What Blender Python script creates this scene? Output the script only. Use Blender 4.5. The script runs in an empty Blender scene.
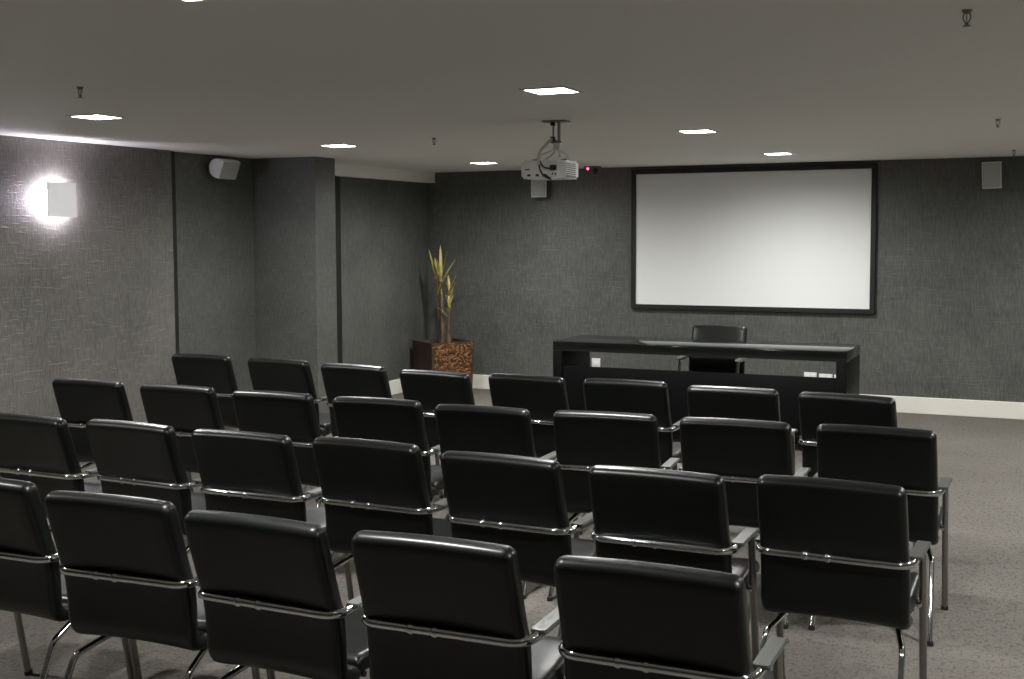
import bpy, bmesh, math, random
from mathutils import Vector, Matrix
random.seed(7)
PI = math.pi
COL = bpy.context.scene.collection
sc = bpy.context.scene

# ------------------------------------------------------------------ materials
def mat(name, color=(.5, .5, .5), rough=.5, metal=0.0, spec=.5, emit=None, estr=0.0, coat=0.0):
    m = bpy.data.materials.new(name); m.use_nodes = True
    b = m.node_tree.nodes['Principled BSDF']
    b.inputs['Base Color'].default_value = (*color, 1)
    b.inputs['Roughness'].default_value = rough
    b.inputs['Metallic'].default_value = metal
    b.inputs['Specular IOR Level'].default_value = spec
    b.inputs['Coat Weight'].default_value = coat
    if emit:
        b.inputs['Emission Color'].default_value = (*emit, 1)
        b.inputs['Emission Strength'].default_value = estr
    return m

class N:
    """small helper for node graphs"""
    def __init__(s, m):
        s.t = m.node_tree; s.n = s.t.nodes; s.l = s.t.links
        s.b = s.n['Principled BSDF']
        s.tc = s.n.new('ShaderNodeTexCoord')
    def scaled(s, v, src='Object'):
        mp = s.n.new('ShaderNodeMapping'); mp.inputs['Scale'].default_value = v
        s.l.new(s.tc.outputs[src], mp.inputs['Vector']); return mp.outputs['Vector']
    def noise(s, vec, scale=1, detail=3, rough=.5, dist=0):
        x = s.n.new('ShaderNodeTexNoise'); x.inputs['Scale'].default_value = scale
        x.inputs['Detail'].default_value = detail; x.inputs['Roughness'].default_value = rough
        x.inputs['Distortion'].default_value = dist
        s.l.new(vec, x.inputs['Vector']); return x.outputs['Fac']
    def ramp(s, fac, stops):
        r = s.n.new('ShaderNodeValToRGB'); e = r.color_ramp.elements
        while len(e) < len(stops): e.new(.5)
        for i, (p, c) in enumerate(stops):
            e[i].position = p; e[i].color = (*c, 1) if len(c) == 3 else c
        s.l.new(fac, r.inputs['Fac']); return r.outputs['Color']
    def mix(s, fac, a, b, mode='MIX'):
        x = s.n.new('ShaderNodeMix'); x.data_type = 'RGBA'; x.blend_type = mode
        if isinstance(fac, (int, float)): x.inputs['Factor'].default_value = fac
        else: s.l.new(fac, x.inputs['Factor'])
        for k, v in (('A', a), ('B', b)):
            i = [q for q in x.inputs if q.name == k and q.type == 'RGBA'][0]
            if isinstance(v, tuple): i.default_value = (*v, 1)
            else: s.l.new(v, i)
        return [q for q in x.outputs if q.type == 'RGBA'][0]
    def math(s, op, a, b=0.0):
        x = s.n.new('ShaderNodeMath'); x.operation = op
        for i, v in enumerate((a, b)):
            if isinstance(v, (int, float)): x.inputs[i].default_value = v
            else: s.l.new(v, x.inputs[i])
        return x.outputs[0]
    def color(s, c): s.l.new(c, s.b.inputs['Base Color'])
    def bump(s, h, strength=.3, dist=.002):
        x = s.n.new('ShaderNodeBump'); x.inputs['Strength'].default_value = strength
        x.inputs['Distance'].default_value = dist
        s.l.new(h, x.inputs['Height']); s.l.new(x.outputs['Normal'], s.b.inputs['Normal'])

G = (0, 0, 0); W1 = (1, 1, 1)
def wallpaper(name, dark, mid, light, ds=.55):
    m = mat(name, mid, .42, spec=.55); n = N(m)
    fib = n.noise(n.scaled((150, 150, 14)), 1, 3, .6)               # upright threads
    dash = n.noise(n.scaled((7, 7, 75)), 1, 2, .5)                  # level strokes
    blot = n.noise(n.scaled((2.2, 2.2, 2.2)), 1, 3, .5)
    c = n.ramp(fib, [(.30, dark), (.52, mid), (.74, light)])
    d = n.ramp(dash, [(.60, G), (.68, W1)])
    d2 = n.ramp(dash, [(.30, W1), (.38, G)])
    c = n.mix(n.math('MULTIPLY', d, ds), c, light)
    c = n.mix(n.math('MULTIPLY', d2, ds), c, dark)
    c = n.mix(.25, c, n.ramp(blot, [(.3, dark), (.7, light)]))
    n.color(c)
    h = n.math('ADD', n.math('MULTIPLY', fib, .7), n.math('MULTIPLY', d, ds * .8))
    n.bump(h, .55, .004)
    return m

M = {}
M['paper_warm'] = wallpaper('warm_textured_wallpaper', (.064, .062, .056), (.122, .117, .106), (.200, .192, .174))
M['paper'] = wallpaper('textured_wallpaper', (.050, .053, .049), (.096, .100, .092), (.160, .165, .152), .38)
m = M['ceiling'] = mat('ceiling_paint', (.90, .89, .85), .75, spec=.25); n = N(m)
n.bump(n.noise(n.scaled((1, 1, 1)), 3, 3), .04, .01)
m = M['carpet'] = mat('grey_brown_carpet', (.15, .14, .125), .95, spec=.1); n = N(m)
f1 = n.noise(n.scaled((170, 170, 170)), 1, 2, .6)
f2 = n.noise(n.scaled((70, 28, 10)), 1, 2, .5, .0)
f3 = n.noise(n.scaled((26, 80, 10)), 1, 2, .5, .0)
f4 = n.noise(n.scaled((1.3, 1.3, 1.3)), 1, 3, .5)
c = n.ramp(f1, [(.3, (.080, .074, .065)), (.7, (.215, .200, .178))])
c = n.mix(n.math('MULTIPLY', n.ramp(f2, [(.54, G), (.66, W1)]), .8), c, (.055, .050, .044))
c = n.mix(n.math('MULTIPLY', n.ramp(f3, [(.54, G), (.66, W1)]), .8), c, (.065, .06, .052))
c = n.mix(.3, c, n.ramp(f4, [(.3, (.13, .12, .107)), (.7, (.215, .20, .177))]))
n.color(c); n.bump(f1, .6, .006)
M['base'] = mat('cream_skirting_paint', (.84, .82, .74), .45)
M['trim'] = mat('black_reveal_trim', (.008, .009, .008), .5)
m = M['leather'] = mat('black_leather', (.0016, .0026, .0022), .46, spec=.20, coat=.42); m.node_tree.nodes['Principled BSDF'].inputs['Coat Roughness'].default_value = .27; n = N(m)
g = n.noise(n.scaled((420, 420, 420)), 1, 2, .5); g2 = n.noise(n.scaled((14, 14, 14)), 1, 2, .5)
n.bump(n.math('ADD', n.math('MULTIPLY', g, .25), g2), .05, .004)
n.l.new(n.ramp(g2, [(.3, (.42, .42, .42)), (.7, (.50, .50, .50))]), n.b.inputs['Roughness'])
M['chrome'] = mat('polished_chrome', (.62, .63, .64), .07, 1.0)
M['satin'] = mat('satin_metal_tube', (.31, .30, .285), .34, 1.0)
M['pad'] = mat('dark_grey_armrest_plastic', (.075, .078, .072), .38, spec=.6)
M['glide'] = mat('black_rubber', (.01, .01, .01), .7)
m = M['desk'] = mat('black_laminate', (.007, .0085, .008), .24, spec=.5); n = N(m)
n.l.new(n.ramp(n.noise(n.scaled((3, 40, 40)), 1, 3), [(.3, (.10, .10, .10)), (.7, (.15, .15, .15))]), n.b.inputs['Roughness'])
M['panel'] = mat('black_laminate_panel', (.003, .004, .0037), .42, spec=.14)
M['screen'] = mat('matte_white_screen', (.86, .87, .86), .9, spec=.1)
M['frame'] = mat('black_velvet_frame', (.006, .007, .007), .55)
M['white'] = mat('white_plastic', (.80, .81, .79), .42)
M['grille'] = mat('pale_grey_grille', (.44, .46, .44), .6)
m = M['grille']; n = N(m); n.bump(n.noise(n.scaled((300, 300, 300)), 1, 1), .3, .002)
M['warmwhite'] = mat('white_lamp_paint', (.82, .82, .79), .5)
M['black'] = mat('black_plastic', (.012, .012, .012), .4)
M['grey'] = mat('grey_metal', (.22, .22, .21), .4, .6)
M['cable'] = mat('white_cable', (.62, .62, .58), .5)
M['blackcable'] = mat('black_cable', (.012, .012, .012), .45)
M['slot'] = mat('dark_socket', (.02, .02, .02), .5)
M['plate'] = mat('white_socket_plate', (.74, .74, .70), .4)
M['bulb'] = mat('downlight_diffuser', (.9, .9, .9), .5, emit=(1.0, .995, .97), estr=22.0)
M['sconce'] = mat('sconce_lamp', (.9, .9, .9), .5, emit=(.93, .86, 1.0), estr=130.0)
M['plate_glow'] = mat('white_plate_added_glow', (.82, .82, .79), .45, emit=(.97, .96, 1.0), estr=.30)  # white sconce plate; weak emission added in place of room light falling on it
M['led'] = mat('red_led', (.6, .02, .03), .4, emit=(1, .03, .08), estr=14.0)
M['lens'] = mat('projector_glass', (.01, .01, .015), .05, spec=.8)
M['sprinkler'] = mat('dull_brass', (.24, .23, .20), .45, .5)
m = M['pot'] = mat('dark_brown_pot', (.045, .028, .016), .55); n = N(m)
n.color(n.ramp(n.noise(n.scaled((40, 40, 9)), 1, 4), [(.3, (.03, .018, .010)), (.7, (.07, .042, .024))]))
m = M['bark'] = mat('bark_chips', (.20, .085, .03), .7); n = N(m)
n.color(n.ramp(n.noise(n.scaled((28, 28, 28)), 1, 4, .6), [(.32, (.05, .02, .009)), (.5, (.21, .085, .028)), (.7, (.40, .19, .07))]))
n.bump(n.noise(n.scaled((90, 90, 90)), 1, 3), .5, .004)
M['soil'] = mat('dark_soil', (.03, .02, .014), .95)
m = M['cane'] = mat('brown_cane', (.10, .065, .035), .7); n = N(m)
n.color(n.ramp(n.noise(n.scaled((60, 60, 10)), 1, 3), [(.3, (.05, .03, .016)), (.7, (.20, .14, .075))]))
m = M['leaf'] = mat('dry_yellow_leaf', (.42, .34, .09), .55); n = N(m)
n.color(n.ramp(n.noise(n.scaled((9, 9, 9)), 1, 2), [(.3, (.20, .22, .06)), (.5, (.46, .36, .10)), (.75, (.62, .52, .26))]))

# ------------------------------------------------------------------ mesh helpers
def obj(name, bm, m, parent=None, smooth=True, angle=40):
    me = bpy.data.meshes.new(name)
    bmesh.ops.recalc_face_normals(bm, faces=bm.faces[:])
    bm.to_mesh(me); bm.free()
    me.materials.append(m)
    if smooth:
        me.polygons.foreach_set('use_smooth', [True] * len(me.polygons))
        me.set_sharp_from_angle(angle=math.radians(angle))
    o = bpy.data.objects.new(name, me); COL.objects.link(o)
    if parent: o.parent = parent
    return o

def thing(name, label, cat, loc=(0, 0, 0), rotz=0, group=None):
    o = bpy.data.objects.new(name, None); COL.objects.link(o)
    o.empty_display_size = .1
    o.location = loc; o.rotation_euler = (0, 0, rotz)
    o['label'] = label; o['category'] = cat
    if group: o['group'] = group
    return o

def dup(root, loc, rotz, label, group=None):
    r = root.copy(); COL.objects.link(r); r.location = loc; r.rotation_euler = (0, 0, rotz)
    r['label'] = label
    if group: r['group'] = group
    for ch in list(root.children):
        c = ch.copy(); COL.objects.link(c); c.parent = r
        for g in list(ch.children):
            d = g.copy(); COL.objects.link(d); d.parent = c
    return r

def box(bm, x0, x1, y0, y1, z0, z1, bev=0, seg=2, mtx=None):
    vs = [bm.verts.new((x, y, z)) for x in (x0, x1) for y in (y0, y1) for z in (z0, z1)]
    fs = [bm.faces.new([vs[i] for i in q]) for q in ((0, 1, 3, 2), (4, 6, 7, 5), (0, 4, 5, 1), (2, 3, 7, 6), (0, 2, 6, 4), (1, 5, 7, 3))]
    if bev:
        es = list({e for f in fs for e in f.edges})
        r = bmesh.ops.bevel(bm, geom=es + vs, offset=bev, segments=seg, affect='EDGES', profile=.5)
        vs = list({v for f in r['faces'] for v in f.verts} | {v for v in vs if v.is_valid})
    if mtx is not None:
        for v in vs: v.co = mtx @ v.co
    return vs

def bx(name, m, parent, *a, **k):
    bm = bmesh.new(); box(bm, *a, **k); return obj(name, bm, m, parent)

def fillet(pts, rad, n=7):
    pts = [Vector(p) for p in pts]; out = [pts[0]]
    for i in range(1, len(pts) - 1):
        a, b, c = pts[i - 1], pts[i], pts[i + 1]
        r = rad[i - 1] if isinstance(rad, (list, tuple)) else rad
        u = (a - b); v = (c - b); lu, lv = u.length, v.length; u /= lu; v /= lv
        ang = u.angle(v)
        if r <= 0 or ang > PI - .02: out.append(b); continue
        t = min(r / math.tan(ang / 2), lu * .49, lv * .49); r = t * math.tan(ang / 2)
        ctr = b + (u + v).normalized() * (r / math.sin(ang / 2))
        p0 = b + u * t - ctr; p1 = b + v * t - ctr
        tot = p0.angle(p1); ax = p0.cross(p1).normalized()
        for k in range(n + 1): out.append(ctr + Matrix.Rotation(tot * k / n, 3, ax) @ p0)
    out.append(pts[-1]); return out

def tube(bm, pts, r, seg=12, cap=True, r1=None):
    pts = [Vector(p) for p in pts]; rings = []
    t = (pts[1] - pts[0]).normalized()
    up = Vector((0, 0, 1)) if abs(t.z) < .9 else Vector((0, 1, 0))
    nrm = (up - t * up.dot(t)).normalized(); N_ = len(pts)
    for i, p in enumerate(pts):
        if i == 0: t = (pts[1] - pts[0]).normalized()
        elif i == N_ - 1: t = (pts[-1] - pts[-2]).normalized()
        else: t = ((pts[i + 1] - p).normalized() + (p - pts[i - 1]).normalized()).normalized()
        nrm = (nrm - t * nrm.dot(t)).normalized(); bi = t.cross(nrm)
        rr = r if r1 is None else r + (r1 - r) * i / (N_ - 1)
        rings.append([bm.verts.new(p + (nrm * math.cos(a) + bi * math.sin(a)) * rr) for a in (2 * PI * k / seg for k in range(seg))])
    for A, B in zip(rings, rings[1:]):
        for k in range(seg): bm.faces.new((A[k], A[(k + 1) % seg], B[(k + 1) % seg], B[k]))
    if cap: bm.faces.new(rings[0]); bm.faces.new(rings[-1])

def tb(name, m, parent, pts, r, **k):
    bm = bmesh.new(); tube(bm, pts, r, **k); return obj(name, bm, m, parent)

def lathe(bm, prof, seg=20, mtx=None):
    rings = [[bm.verts.new((r * math.cos(2 * PI * k / seg), r * math.sin(2 * PI * k / seg), z)) for k in range(seg)] for r, z in prof]
    for A, B in zip(rings, rings[1:]):
        for k in range(seg): bm.faces.new((A[k], A[(k + 1) % seg], B[(k + 1) % seg], B[k]))
    bm.faces.new(rings[0]); bm.faces.new(rings[-1])
    if mtx is not None:
        for R in rings:
            for v in R: v.co = mtx @ v.co

def prism(bm, poly, z0, z1, mtx=None):
    a = [bm.verts.new((x, y, z0)) for x, y in poly]; b = [bm.verts.new((x, y, z1)) for x, y in poly]
    n_ = len(poly)
    bm.faces.new(a); bm.faces.new(b)
    for i in range(n_): bm.faces.new((a[i], a[(i + 1) % n_], b[(i + 1) % n_], b[i]))
    if mtx is not None:
        for v in a + b: v.co = mtx @ v.co

def spline(P, n=40):
    P = [Vector(q) for q in P]; P = [2 * P[0] - P[1]] + P + [2 * P[-1] - P[-2]]; out = []
    segs = len(P) - 3
    for j in range(n + 1):
        s = j / n * segs; i = min(int(s), segs - 1); t = s - i
        a, b, c, d = P[i:i + 4]
        out.append(.5 * (2 * b + (c - a) * t + (2 * a - 5 * b + 4 * c - d) * t * t + (3 * b - a - 3 * c + d) * t ** 3))
    return out

def cushion(bm, centre, thick, halfw, bow=0, rim0=.03, rim1=.03, n=44, edge=.9, flat=None):
    """a padded slab swept along a curve in the yz plane: rounded sides, rounded ends"""
    C = spline([(0, y, z) for y, z in centre], n)
    L = [0]
    for a, b in zip(C, C[1:]): L.append(L[-1] + (b - a).length)
    T = spline([(t, 0, 0) for t in thick], n); Wd = spline([(w, 0, 0) for w in halfw], n)
    # denser rings at the ends
    idx = []
    for i in range(n + 1): idx.append((C[i], L[i], T[i].x, Wd[i].x, i))
    st = []
    def at(l):
        for i in range(n):
            if L[i] <= l <= L[i + 1] + 1e-9:
                f = (l - L[i]) / (L[i + 1] - L[i]); tg = (C[min(i + 2, n)] - C[max(i - 1, 0)]).normalized()
                return C[i].lerp(C[i + 1], f), T[i].x + (T[i + 1].x - T[i].x) * f, Wd[i].x + (Wd[i + 1].x - Wd[i].x) * f, tg
    tot = L[-1]
    ls = [tot * i / n for i in range(n + 1)]
    ls += [rim0 * q for q in (.03, .1, .22, .4, .65)] + [tot - rim1 * q for q in (.03, .1, .22, .4, .65)]
    rings = []
    for l in sorted(ls):
        p, t, w, tg = at(min(max(l, 0), tot - 1e-7))
        k = 1.0; kw = 0.0
        for e, rim in ((l, rim0), (tot - l, rim1)):
            q = flat or t                                              # rounding of the end: full, or a flat end with rounded edges
            if e < q:
                u = 1 - e / q; k = min(k, (t - q * (1 - math.sqrt(max(0, 1 - u * u)))) / t * .96 + .02)
            if e < rim:
                u = 1 - e / rim; kw = max(kw, rim * (1 - math.sqrt(max(0, 1 - u * u))))
        w -= kw; t *= k
        nr = Vector((0, -tg.z, tg.y)) * -1                           # toward the sitter
        r = min(t * edge, .026); ring = []
        pts = []
        for cx, cy, a0 in ((1, 1, 0), (-1, 1, PI / 2), (-1, -1, PI), (1, -1, 3 * PI / 2)):
            for q in range(6):
                a = a0 + PI / 2 * q / 5
                pts.append((cx * (w - r) + r * math.cos(a), cy * (t - r) + r * math.sin(a)))
            if cy == 1 and cx == 1:
                for q in range(1, 8): pts.append(((w - r) * (1 - 2 * q / 8), t))
            if cy == -1 and cx == -1:
                for q in range(1, 8): pts.append((-(w - r) * (1 - 2 * q / 8), -t))
        for x, v in pts:
            o = v - bow * (1 - (x / max(w, .01)) ** 2)
            ring.append(bm.verts.new((x, p.y + nr.y * o, p.z + nr.z * o)))
        rings.append(ring)
    s = len(rings[0])
    for A, B in zip(rings, rings[1:]):
        for k in range(s): bm.faces.new((A[k], A[(k + 1) % s], B[(k + 1) % s], B[k]))
    bm.faces.new(rings[0]); bm.faces.new(rings[-1])

def struct(name, bm, m, smooth=False):
    o = obj(name, bm, m, None, smooth); o['kind'] = 'structure'; return o
def sbox(name, m, *a, **k):
    bm = bmesh.new(); box(bm, *a, **k); return struct(name, bm, m)

# ------------------------------------------------------------------ room
D = 11.784; H = 2.407; XL = -6.538; XN = -6.608; XC = -6.43; XR = 2.2; YB = -1.4
YN0, YP0, YP1, XP = 7.66, 8.827, 9.148, -5.939
sbox('floor', M['carpet'], -6.9, XR + .2, YB - .2, D + .2, -.1, 0)
sbox('ceiling', M['ceiling'], -6.9, XR + .2, YB - .2, D + .2, H, H + .1)
sbox('wall_front', M['paper'], -6.9, XR + .2, D, D + .15, 0, H)
sbox('wall_left', M['paper_warm'], XL - .2, XL, YB, YN0, 0, H)
sbox('wall_left_niche', M['paper'], XN - .15, XN, YN0, YP0, 0, H)
sbox('wall_left_pillar', M['paper'], XN - .15, XP, YP0, YP1, 0, H)
sbox('wall_left_corner', M['paper'], XC - .2, XC, YP1, D, 0, H)
sbox('wall_right', M['paper'], XR, XR + .15, YB, D, 0, H)
sbox('wall_back', M['paper'], -6.9, XR + .15, YB - .15, YB, 0, H)
sbox('trim_1', M['trim'], XN, XN + .02, YN0 + .002, 7.765, 0, H)
sbox('trim_2', M['trim'], XC, XC + .02, 9.80, 9.965, .16, 2.290)
sbox('trim_3', M['ceiling'], XC, -6.33, YP1, D, 2.291, H)          # plain dropped edge of the ceiling
def skirting(name, *a):
    bm = bmesh.new(); box(bm, *a, bev=.004, seg=1); return struct(name, bm, M['base'])
skirting('baseboard_front', XC + .016, XR, D - .016, D, 0, .158)
skirting('baseboard_left', XC, XC + .016, YP1, D, 0, .158)
skirting('baseboard_right', XR - .016, XR, YB, D - .017, 0, .158)

# ------------------------------------------------------------------ ceiling lights
def make_light(label, loc):
    t = thing('ceiling_light', label, 'ceiling light', loc, 0, 'square recessed ceiling lights')
    bm = bmesh.new(); a, b = .118, .100
    for x0, x1, y0, y1 in ((-a, a, b, a), (-a, a, -a, -b), (-a, -b, -b, b), (b, a, -b, b)): box(bm, x0, x1, y0, y1, -.006, 0)
    obj('frame', bm, M['warmwhite'], t, False)
    bx('diffuser', M['bulb'], t, -.1, .1, -.1, .1, -.004, 0)
    ld = bpy.data.lights.new('lamp', 'SPOT'); ld.energy = 228; ld.color = (1.0, .995, .97)
    ld.spot_size = math.radians(172); ld.spot_blend = 1.0; ld.shadow_soft_size = .07
    lo = bpy.data.objects.new('lamp', ld); COL.objects.link(lo); lo.parent = t; lo.location = (0, 0, -.012)
    return t
LX = (-5.027, -2.196, .635); LY0, DY = .18, 2.5423   # the row nearest the camera sits a little back
spot = {(0, 2): 'lit square ceiling light near the white wall sconce, leftmost',
        (0, 3): 'lit square ceiling light in front of the wallpapered pillar',
        (0, 4): 'lit square ceiling light nearest the corner with the potted plant',
        (1, 1): 'lit square ceiling light cut by the top edge of the photo, nearest the camera',
        (1, 2): 'lit square ceiling light just this side of the projector, largest whole one',
        (1, 3): 'lit square ceiling light between the projector and the white screen, middle one on the right',
        (1, 4): 'lit square ceiling light just in front of the top edge of the white screen'}
first = None
for i, x in enumerate(LX):
    for j in range(1, 5):
        lab = spot.get((i, j), 'lit square ceiling light outside the picture')
        loc = (x, LY0 + j * DY - (.045 if j == 1 else 0), H)
        if first is None: first = make_light(lab, loc)
        else: dup(first, loc, 0, lab)

# ------------------------------------------------------------------ wall sconce
t = thing('wall_sconce', 'white square wall sconce glowing violet-white on the left wall', 'wall lamp', (XL, 6.395, 1.978))
bx('back_plate', M['warmwhite'], t, 0, .012, -.075, .075, -.065, .065)
bx('lamp', M['sconce'], t, .0125, .055, -.088, .088, -.075, .075, bev=.006)
bx('front_plate', M['plate_glow'], t, .078, .09, -.134, .134, -.122, .122, bev=.002)
bx('bracket', M['warmwhite'], t, .0552, .0785, -.02, .02, -.02, .02)

# ------------------------------------------------------------------ loudspeakers
def make_speaker(label, loc):
    t = thing('loudspeaker', label, 'loudspeaker', loc, 0, 'small white wall loudspeakers')
    w, d, h = .083, .15, .12                                         # front faces -y, long axis z
    poly = [(-w, -d + .03), (-w * .93, -d), (w * .93, -d), (w, -d + .03)]
    for k in range(13):
        a = PI * k / 12; poly.append((w * math.cos(a), -d + .03 + (d - .045) * math.sin(a) ** .8))
    bm = bmesh.new(); prism(bm, poly, -h, h)
    bmesh.ops.bevel(bm, geom=[e for e in bm.edges if abs(e.verts[0].co.z - e.verts[1].co.z) < 1e-6], offset=.006, segments=2, affect='EDGES')
    obj('cabinet', bm, M['white'], t)
    bx('grille', M['grille'], t, -w * .9, w * .9, -d - .004, -d + .004, -h + .008, h - .008, bev=.003)
    bm = bmesh.new(); box(bm, -.02, .02, -.02, .02, -.03, .03, bev=.003)
    obj('wall_bracket', bm, M['white'], t)
    return t
s0 = make_speaker('white loudspeaker standing upright high on the front wall, right of the screen', (-.530, D - .02, 2.242))
s0.rotation_euler = (math.radians(3), math.radians(-2), math.radians(-2))
s1 = dup(s0, (-5.035, D - .02, 2.232), 0, 'white loudspeaker on the front wall half hidden behind the hanging projector')
s1.rotation_euler = (math.radians(2), 0, math.radians(14))
s2 = dup(s0, (XN + .02, 8.295, 2.328), 0, 'white rounded loudspeaker lying sideways high in the left wall niche')
s2.rotation_euler = (math.radians(90), math.radians(14), math.radians(90))
s2.rotation_euler = (Matrix.Rotation(math.radians(22), 3, 'Y') @ Matrix.Rotation(math.radians(90), 3, 'Z') @ Matrix.Rotation(math.radians(90), 3, 'Y')).to_euler()

# ------------------------------------------------------------------ screen
t = thing('projection_screen', 'wide white projection screen in a thin black frame on the front wall', 'projection screen', (0, D, 0))
x0, x1, z0, z1 = -3.956, -1.600, .986, 2.329; f = .048
bx('screen_surface', M['screen'], t, x0 - .004, x1 + .004, -.028, -.012, z0 - .004, z1 + .004)
bm = bmesh.new()
for a in ((x0 - f, x1 + f, z1, z1 + f), (x0 - f, x1 + f, z0 - f, z0), (x0 - f, x0, z0, z1), (x1, x1 + f, z0, z1)):
    box(bm, a[0], a[1], -.045, 0, a[2], a[3], bev=.003, seg=1)
obj('frame', bm, M['frame'], t)

# ------------------------------------------------------------------ desk
t = thing('lecture_desk', 'long black laminate desk with an open slot below the top, under the screen', 'desk', (-2.658, 0, 0))
hw, yf, yb, zt, th = 1.226, 9.335, 10.01, .805, .08
bx('desktop', M['desk'], t, -hw, hw, yf, yb, zt - th, zt, bev=.003)
for s in (-1, 1):
    a, b = sorted((s * hw, s * (hw - .082)))
    bx('side_panel', M['panel'], t, a, b, yf, yb, 0, zt - th - .0005, bev=.003)
bx('modesty_panel', M['panel'], t, -hw + .0825, hw - .0825, yf + .012, yf + .04, .06, .596, bev=.002)

# ------------------------------------------------------------------ wall sockets
def socket(label, x0, x1, z0, z1, holes):
    t = thing('wall_socket', label, 'wall socket', ((x0 + x1) / 2, D, (z0 + z1) / 2), 0, 'white wall sockets behind the desk')
    w, h = (x1 - x0) / 2, (z1 - z0) / 2
    bx('face_plate', M['plate'], t, -w, w, -.012, 0, -h, h, bev=.003)
    for hx in holes:
        bx('outlet', M['white'], t, hx - .021, hx + .021, -.0155, -.0125, -.026, .026, bev=.002)
    return t
socket('white square wall socket seen through the left end of the desk slot', -4.452, -4.356, .29, .397, (0,))
socket('white wall socket seen through the right of the desk slot, left of three', -2.217, -2.095, .268, .349, (-.03, .03))
socket('white wall socket seen through the right of the desk slot, middle of three', -2.071, -1.942, .264, .340, (-.03, .03))
socket('white wall socket partly hidden by the right end of the desk', -1.927, -1.805, .262, .338, (-.03, .03))

# ------------------------------------------------------------------ projector
px, py = -2.768, 6.707
t = thing('ceiling_projector', 'white projector hanging from the ceiling on a thin pole, trailing black cables', 'projector', (px, py, H))
bm = bmesh.new(); box(bm, -.075, .075, -.05, .05, -.008, 0, bev=.002, seg=1); obj('ceiling_plate', bm, M['grey'], t)
bm = bmesh.new()
tube(bm, [(-.018, 0, -.008), (-.018, 0, -.125)], .006); tube(bm, [(.02, 0, -.008), (.02, 0, -.125)], .010)
box(bm, -.03, .035, -.012, .012, -.135, -.12, bev=.002, seg=1)
obj('pole', bm, M['satin'], t)
bm = bmesh.new()
box(bm, -.012, .03, -.02, .02, -.175, -.134, bev=.004)
for q in ((-.10, -.06), (.10, -.06), (-.10, .09), (.08, .09)):
    tube(bm, [(.008, 0, -.165), (q[0] * .6 - .01, q[1], -.205), (q[0] * .8 - .03, q[1], -.228)], .006, 8)
obj('mount', bm, M['white'], t)
bx('clamp', M['black'], t, -.03, -.008, -.02, .012, -.03, -.008, bev=.003)
bx('clamp', M['black'], t, -.032, -.006, -.02, .014, -.122, -.095, bev=.003)
bm = bmesh.new()
poly = [(-.205, -.11), (.045, -.11), (.073, -.08), (.073, .15), (.03, .175), (-.16, .175), (-.205, .15)]
prism(bm, poly, -.338, -.228)
bmesh.ops.bevel(bm, geom=bm.edges[:], offset=.012, segments=3, affect='EDGES')
body = obj('body', bm, M['white'], t); body.location = (.018, 0, -.012)
bm = bmesh.new()
for k in range(7): box(bm,   .0725, .0745, -.06, .09, -.325 + k * .012, -.319 + k * .012)
obj('vent', bm, M['slot'], body, False)
bm = bmesh.new(); lathe(bm, [(.042, 0), (.042, .03), (.036, .034), (.036, .02)], 24, Matrix.Translation((-.12, .17, -.285)) @ Matrix.Rotation(-PI / 2, 4, 'X'))
obj('lens', bm, M['lens'], body)
for (a, b, c, d) in ((-.175, -.145, -.288, -.281), (-.16, -.14, -.325, -.312), (-.105, -.085, -.325, -.312), (-.06, -.04, -.325, -.312), (.0, .008, -.318, -.305), (.02, .028, -.32, -.306)):
    bx('port', M['slot'], body, a, b, -.1125, -.1095, c, d)
for q in ((-.15, 0), (.03, .02)):
    bx('foot', M['black'], body, q[0] - .02, q[0] + .02, q[1] - .02, q[1] + .02, -.2285, -.218, bev=.003)
bx('status_light', M['white'], body, .0, .02, -.05, -.03, -.2285, -.214, bev=.004)
tb('signal_cable', M['cable'], t, [tuple(v) for v in spline([(-.02, -.016, -.11), (-.045, -.05, -.145), (-.062, -.10, -.19), (-.060, -.128, -.235), (-.055, -.131, -.27)], 24)], .010, seg=10)
tb('power_cable', M['blackcable'], t, [tuple(v) for v in spline([(-.055, -.131, -.245), (-.025, -.138, -.282), (.01, -.138, -.292), (.034, -.126, -.286)], 20)], .0045, seg=8)
tb('power_cable', M['blackcable'], t, [tuple(v) for v in spline([(-.058, -.131, -.245), (-.045, -.140, -.30), (-.015, -.140, -.34), (.02, -.130, -.358), (-.02, -.116, -.330)], 20)], .0045, seg=8)
bx('plug', M['black'], t, .012, .052, -.135, -.1105, -.302, -.272, bev=.004)

# ------------------------------------------------------------------ sensor with red light
t = thing('ceiling_sensor', 'small ceiling sensor with a glowing red light by the front wall', 'sensor', (-4.33, 11.47, H))
bm = bmesh.new(); lathe(bm, [(.09, 0), (.09, -.012), (.075, -.018)], 24); obj('base', bm, M['grey'], t)
bm = bmesh.new(); lathe(bm, [(.02, -.018), (.03, -.045), (.02, -.075), (.008, -.085)], 16, Matrix.Translation((.035, 0, 0))); obj('detector_head', bm, M['black'], t)
bm = bmesh.new(); lathe(bm, [(.011, -.0185), (.011, -.03), (.006, -.036)], 12, Matrix.Translation((-.035, -.045, 0))); obj('indicator_light', bm, M['led'], t)

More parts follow.
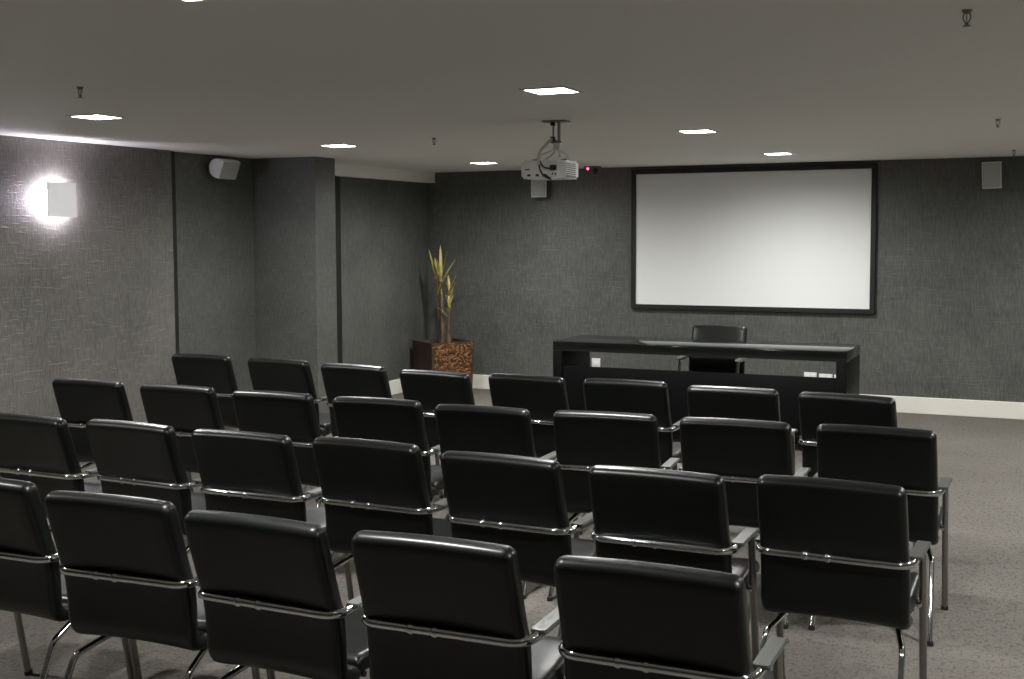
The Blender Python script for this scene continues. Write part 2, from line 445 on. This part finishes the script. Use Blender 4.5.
# ------------------------------------------------------------------ sprinkler heads
def make_sprinkler(label, loc):
    t = thing('sprinkler_head', label, 'sprinkler', loc, 0, 'ceiling sprinkler heads')
    bm = bmesh.new(); lathe(bm, [(.024, 0), (.024, -.003), (.018, -.009), (.014, -.014)], 18); obj('escutcheon', bm, M['sprinkler'], t)
    bm = bmesh.new()
    for s in (-1, 1): tube(bm, [tuple(v) for v in spline([(s * .012, 0, -.013), (s * .017, 0, -.025), (s * .013, 0, -.038), (s * .004, 0, -.050)], 12)], .003, 8)
    tube(bm, [(0, 0, -.013), (0, 0, -.046)], .0025, 8)
    obj('yoke', bm, M['sprinkler'], t)
    bm = bmesh.new(); lathe(bm, [(.005, -.046), (.006, -.053), (.019, -.058), (.019, -.060)], 16); t.scale = (.66, .66, .82); obj('deflector', bm, M['sprinkler'], t)
    return t
p0 = make_sprinkler('metal sprinkler head on the ceiling at the top right, nearest the camera', (-.2626, 3.94, H))
for loc, lab in (((-4.0947, 4.188, H), 'metal sprinkler head on the ceiling above the leftmost light and sconce'),
                 ((-.331, 7.812, H), 'small sprinkler head on the ceiling at the right edge, above the loudspeaker'),
                 ((-4.042, 7.516, H), 'small sprinkler head on the ceiling between pillar and projector'),
                 ((-.3293, 10.847, H), 'tiny sprinkler head on the ceiling at the far right, nearest the front wall')):
    dup(p0, loc, 0, lab)

# ------------------------------------------------------------------ potted plant
t = thing('potted_plant', 'dry yellowing cane plant in a square bark-clad pot in the corner', 'plant', (-6.02, 11.36, 0), math.radians(53))
bm = bmesh.new(); a, b, hh = .235, .252, .565
rings = [[bm.verts.new((sx * q, sy * q, z)) for sx, sy in ((-1, -1), (1, -1), (1, 1), (-1, 1))] for q, z in ((a, 0), (b, hh), (b - .03, hh), (b - .035, hh - .05))]
for A, B in zip(rings, rings[1:]):
    for k in range(4): bm.faces.new((A[k], A[(k + 1) % 4], B[(k + 1) % 4], B[k]))
bm.faces.new(rings[0]); bm.faces.new(rings[-1])
pot = obj('pot', bm, M['pot'], t, False)
bm = bmesh.new(); rng = random.Random(3)
for side in range(3):
    R = Matrix.Rotation(side * PI / 2, 4, 'Z')
    for k in range(330):
        u = rng.uniform(-.225, .225); z = rng.uniform(.03, hh - .02)
        L_, w_, d_ = rng.uniform(.018, .036), rng.uniform(.008, .015), rng.uniform(.004, .010)
        y = -(a + (b - a) * z / hh) - d_ * .4
        mt = R @ Matrix.Translation((u * (a + (b - a) * z / hh) / b, y, z)) @ Matrix.Rotation(rng.uniform(0, PI), 4, 'Y') @ Matrix.Rotation(rng.uniform(-.25, .25), 4, 'Z')
        vs = []
        for sx, sy, sz in ((-1, 1, -.8), (-1, 1, .8), (1, 1, .7), (1, 1, -.9), (-.7, -1, -.5), (-.6, -1, .5), (.7, -1, .45), (.6, -1, -.55)):
            vs.append(bm.verts.new(mt @ Vector((sx * L_ * rng.uniform(.8, 1), sy * d_, sz * w_ * rng.uniform(.8, 1)))))
        for q in ((0, 3, 2, 1), (4, 5, 6, 7), (0, 1, 5, 4), (1, 2, 6, 5), (2, 3, 7, 6), (3, 0, 4, 7)): bm.faces.new([vs[i] for i in q])
obj('bark_cladding', bm, M['bark'], pot, False)
bm = bmesh.new(); box(bm, -.215, .215, -.215, .215, hh - .12, hh - .03, bev=.01); obj('soil', bm, M['soil'], t)
def leaf(bm, base, az, tilt, L_, w_, droop):
    d = Vector((math.cos(az), math.sin(az), 0)); side = Vector((-math.sin(az), math.cos(az), 0)); rows = []
    n_ = 7; p = Vector(base); el = tilt
    for i in range(n_ + 1):
        s = i / n_; ww = w_ * (math.sin(PI * min(1, .12 + .88 * s)) ** .7) * (1 if s < 1 else .05) + .0008
        up = Vector((0, 0, 1)) * math.cos(el) - d * math.sin(el)
        rows.append([bm.verts.new(p + side * ww + up * ww * .35), bm.verts.new(p - up * .0008), bm.verts.new(p - side * ww + up * ww * .35), bm.verts.new(p - up * .0022)])
        p = p + (d * math.cos(el) + Vector((0, 0, 1)) * math.sin(el)) * (L_ / n_); el -= droop / n_
    for A, B in zip(rows, rows[1:]):
        for k in range(4): bm.faces.new((A[k], A[(k + 1) % 4], B[(k + 1) % 4], B[k]))
    bm.faces.new(rows[0]); bm.faces.new(rows[-1])
rng = random.Random(11); Rz = Matrix.Rotation(-math.radians(53), 3, 'Z')    # canes laid out along the room axes
def W(x, y, z): return Rz @ Vector((x, y, z))
canes = [((.005, -.02), (.0, -.02), 1.21, .024), ((.055, .03), (.075, .02), 1.10, .013), ((.085, -.05), (.105, -.05), .93, .012), ((-.035, .03), (-.075, .0), 1.24, .011)]
leaves = {0: [(2.2, 1.50, .43, .017, .05), (.6, 1.42, .37, .017, .1), (.0, 1.12, .34, .018, .2), (.2, .95, .36, .016, .9), (-1.5, 1.3, .30, .015, .3), (2.9, 1.25, .28, .015, .2)],
          1: [(.3, 1.35, .22, .016, .3), (2.4, 1.4, .2, .014, .2), (-.4, 1.1, .16, .014, .6)],
          2: [(.3, 1.45, .24, .018, .1), (2.2, 1.35, .18, .013, .3)],
          3: [(3.1, 1.22, .36, .020, -.15), (2.6, 1.45, .24, .015, .1)]}
for i, (q0, q1, top, r) in enumerate(canes):
    pts = [W(q0[0] + (q1[0] - q0[0]) * s + .006 * math.sin(5 * s + i), q0[1] + (q1[1] - q0[1]) * s, .48 + (top - .48) * s) for s in [k / 12 for k in range(13)]]
    cn = tb('stem', M['cane'], t, pts, r, r1=r * .75, seg=10)
    bm = bmesh.new()
    for az, tilt, L_, w_, dr in leaves[i]:
        leaf(bm, pts[-1] - Vector((0, 0, rng.uniform(.0, .06))), az - math.radians(53), tilt, L_, w_, dr)
    for k in range(4): leaf(bm, pts[-1 - k] , rng.uniform(0, 6.28), rng.uniform(.9, 1.4), rng.uniform(.12, .2), .010, rng.uniform(0, .6))
    obj('foliage', bm, M['leaf'], cn, True, 60)

# ------------------------------------------------------------------ chairs
def make_chair(label, loc, rotz, group):
    t = thing('conference_chair', label, 'chair', loc, rotz, group)
    # padded back: leans back above the chrome bar, falls straight below it and curls under
    bm = bmesh.new()
    cushion(bm, [(-.088, .892), (-.058, .795), (-.025, .690), (.002, .610), (.012, .545), (.016, .480), (.020, .432), (.044, .404), (.110, .396)],
            [.035, .035, .034, .033, .031, .029, .029, .028, .027], [.247, .249, .250, .252, .253, .253, .253, .253, .252], bow=.010, rim0=.026, rim1=.01, n=44, flat=.029)
    obj('backrest', bm, M['leather'], t, angle=80)
    bm = bmesh.new()
    cushion(bm, [(.110, .416), (.220, .414), (.340, .424), (.440, .434), (.500, .424), (.525, .398)],
            [.031, .033, .034, .033, .028, .020], [.238, .240, .240, .240, .238, .232], bow=-.006, rim0=.01, rim1=.03, n=36)
    obj('seat', bm, M['leather'], t, angle=80)
    # one chrome tube round the back and forward under the arms
    ar, az = .260, .615
    tb('back_bar', M['chrome'], t, fillet([(-ar, .14, az), (-ar, -.040, az + .004), (ar, -.040, az + .004), (ar, .14, az)], .056, 9), .0142, seg=16)
    for bxp in (-.088, -.012):
        bm = bmesh.new(); lathe(bm, [(.0145, -.010), (.0178, -.005), (.0178, .005), (.0145, .010)], 16, Matrix.Translation((bxp, -.040, az + .004)) @ Matrix.Rotation(PI / 2, 4, 'Y'))
        obj('bolt', bm, M['chrome'], t)
    for s in (-1, 1):
        lg = tb('leg', M['satin'], t, fillet([(s * ar, .375, .012), (s * ar, .262, az), (s * ar, .13, az)], .035, 7), .0135, seg=14)
        bm = bmesh.new(); lathe(bm, [(.016, 0), (.016, .012), (.0145, .022)], 14, Matrix.Translation((s * ar, .376, 0))); obj('glide', bm, M['glide'], lg)
        # flat armrest, rolled down at the front
        bm = bmesh.new(); c0 = s * (ar + .002)
        prof = [(.045, az + .0085), (.070, az + .0095), (.20, az + .0095), (.265, az + .0085), (.285, az + .004), (.294, az - .003)]
        top = spline([(0, y, z) for y, z in prof], 18); rows = []
        for i, q in enumerate(top):
            tg = (top[min(i + 1, 18)] - top[max(i - 1, 0)]).normalized(); nr = Vector((0, -tg.z, tg.y))
            w = .0255 * (1 if 1 < i < 17 else .86)
            rows.append([bm.verts.new((c0 + x, q.y + nr.y * v, q.z + nr.z * v)) for x, v in ((-w, .003), (-w + .004, .0105), (w - .004, .0105), (w, .003), (w - .003, -.001), (-w + .003, -.001))])
        for A, B in zip(rows, rows[1:]):
            for k in range(6): bm.faces.new((A[k], A[(k + 1) % 6], B[(k + 1) % 6], B[k]))
        bm.faces.new(rows[0]); bm.faces.new(rows[-1])
        obj('armrest', bm, M['pad'], t, angle=35)
        # chrome stub joining seat rail and front leg
        bm = bmesh.new(); tube(bm, [(s * .225, .302, .398), (s * .260, .302, .398)], .010, 12)
        lathe(bm, [(.012, -.010), (.017, -.006), (.017, .006), (.012, .010)], 14, Matrix.Translation((s * .250, .302, .398)) @ Matrix.Rotation(PI / 2, 4, 'Y'))
        obj('seat_bracket', bm, M['chrome'], t)
        # rear leg: runs out from under the seat, bends and splays back to the carpet
        lg = tb('leg', M['chrome'], t, fillet([(s * .170, .40, .376), (s * .185, .19, .362), (s * .232, .005, .318), (s * .244, -.150, .012)], [.08, .055], 8), .0115, seg=14)
        bm = bmesh.new(); lathe(bm, [(.014, 0), (.014, .010), (.012, .020)], 14, Matrix.Translation((s * .2443, -.152, 0))); obj('glide', bm, M['glide'], lg)
    bm = bmesh.new()
    for y in (.16, .302): tube(bm, [(-.23, y, .376), (.23, y, .376)], .010, 10)
    obj('seat_rail', bm, M['black'], t)
    return t

rows = {
 1: [(-5.36, 6.526, -1), (-4.695, 6.50, -3), (-4.044, 6.396, -5), (-3.402, 6.29, -6), (-2.804, 6.318, -4), (-2.196, 6.33, 1), (-1.559, 6.25, 1), (-.955, 6.20, -7)],
 2: [(-5.046, 5.144, 2), (-4.392, 5.14, .7), (-3.746, 5.125, .7), (-3.106, 5.128, 3), (-2.494, 5.09, 1.5), (-1.883, 5.14, 5), (-1.277, 5.165, 2.5), (-.676, 5.203, 0)],
 3: [(-4.318, 4.00, -1), (-3.725, 4.036, -2), (-3.105, 4.02, .5), (-2.513, 4.055, -1), (-1.880, 3.98, -2), (-1.258, 3.948, -.5), (-.667, 4.016, -1.5)],
 4: [(-3.36, 2.90, 2), (-2.731, 2.855, 3), (-2.134, 2.81, -1), (-1.532, 2.809, 1.5), (-.912, 2.795, .5)]}
ordn = ['leftmost', 'second from left', 'third from left', 'fourth from left', 'fifth from left', 'sixth from left', 'seventh from left', 'rightmost']
rowname = {1: 'farthest row, nearest the desk', 2: 'second row from the desk', 3: 'third row from the desk', 4: 'row closest to the camera'}
extra = {(1, 8): 'by the desk end', (2, 8): 'on the aisle', (3, 1): 'cut by the photo edge', (3, 7): 'on the aisle', (4, 1): 'cut by the photo edge'}
proto = None
def place(x, y, deg, label, group):
    global proto
    a = math.radians(deg); off = Vector((0, -.090, 0)); off.rotate(Matrix.Rotation(a, 3, 'Z'))
    loc = (x - off.x, y - off.y, 0)
    if proto is None: proto = make_chair(label, loc, a, group)
    else: dup(proto, loc, a, label, group)
for r, L_ in rows.items():
    for i, (x, y, d) in enumerate(L_):
        o = 'rightmost' if i == len(L_) - 1 else ordn[i]
        lab = 'black leather chair, %s in the %s' % (o, rowname[r])
        if (r, i + 1) in extra: lab += ', ' + extra[(r, i + 1)]
        place(x, y, d, lab, 'audience chairs in rows facing the screen')
place(-2.712, 10.42, 179, 'black leather chair behind the desk, facing the audience', None)

# ------------------------------------------------------------------ camera, world, render look
cam = bpy.data.cameras.new('camera'); co = bpy.data.objects.new('camera', cam); COL.objects.link(co)
FPX = 1185.42
cam.sensor_fit = 'HORIZONTAL'; cam.sensor_width = 36; cam.lens = FPX * 36 / 1024
cam.shift_y = (315.41 - 339.5) / 1024
cam.clip_start = .05
yaw, pitch, roll = math.radians(24.5694), math.radians(3.9813), math.radians(-.2183)
F = Vector((-math.sin(yaw) * math.cos(pitch), math.cos(yaw) * math.cos(pitch), -math.sin(pitch)))
R_ = Vector((math.cos(yaw), math.sin(yaw), 0)); U = R_.cross(F)
R2 = R_ * math.cos(roll) + U * math.sin(roll); U2 = U * math.cos(roll) - R_ * math.sin(roll)
mw = Matrix((( R2.x, U2.x, -F.x, 0), (R2.y, U2.y, -F.y, 0), (R2.z, U2.z, -F.z, 1.73), (0, 0, 0, 1)))
co.matrix_world = mw
sc.camera = co
w = bpy.data.worlds.new('World'); sc.world = w; w.use_nodes = True
w.node_tree.nodes['Background'].inputs['Color'].default_value = (0, 0, 0, 1)
sc.view_settings.view_transform = 'Standard'; sc.view_settings.look = 'None'
sc.view_settings.gamma = 1; sc.view_settings.use_curve_mapping = False
sc.view_settings.exposure = 0.3
sc.cycles.use_denoising = True
sc.cycles.max_bounces = 10; sc.cycles.diffuse_bounces = 6; sc.cycles.glossy_bounces = 5
sc.cycles.sample_clamp_indirect = 6
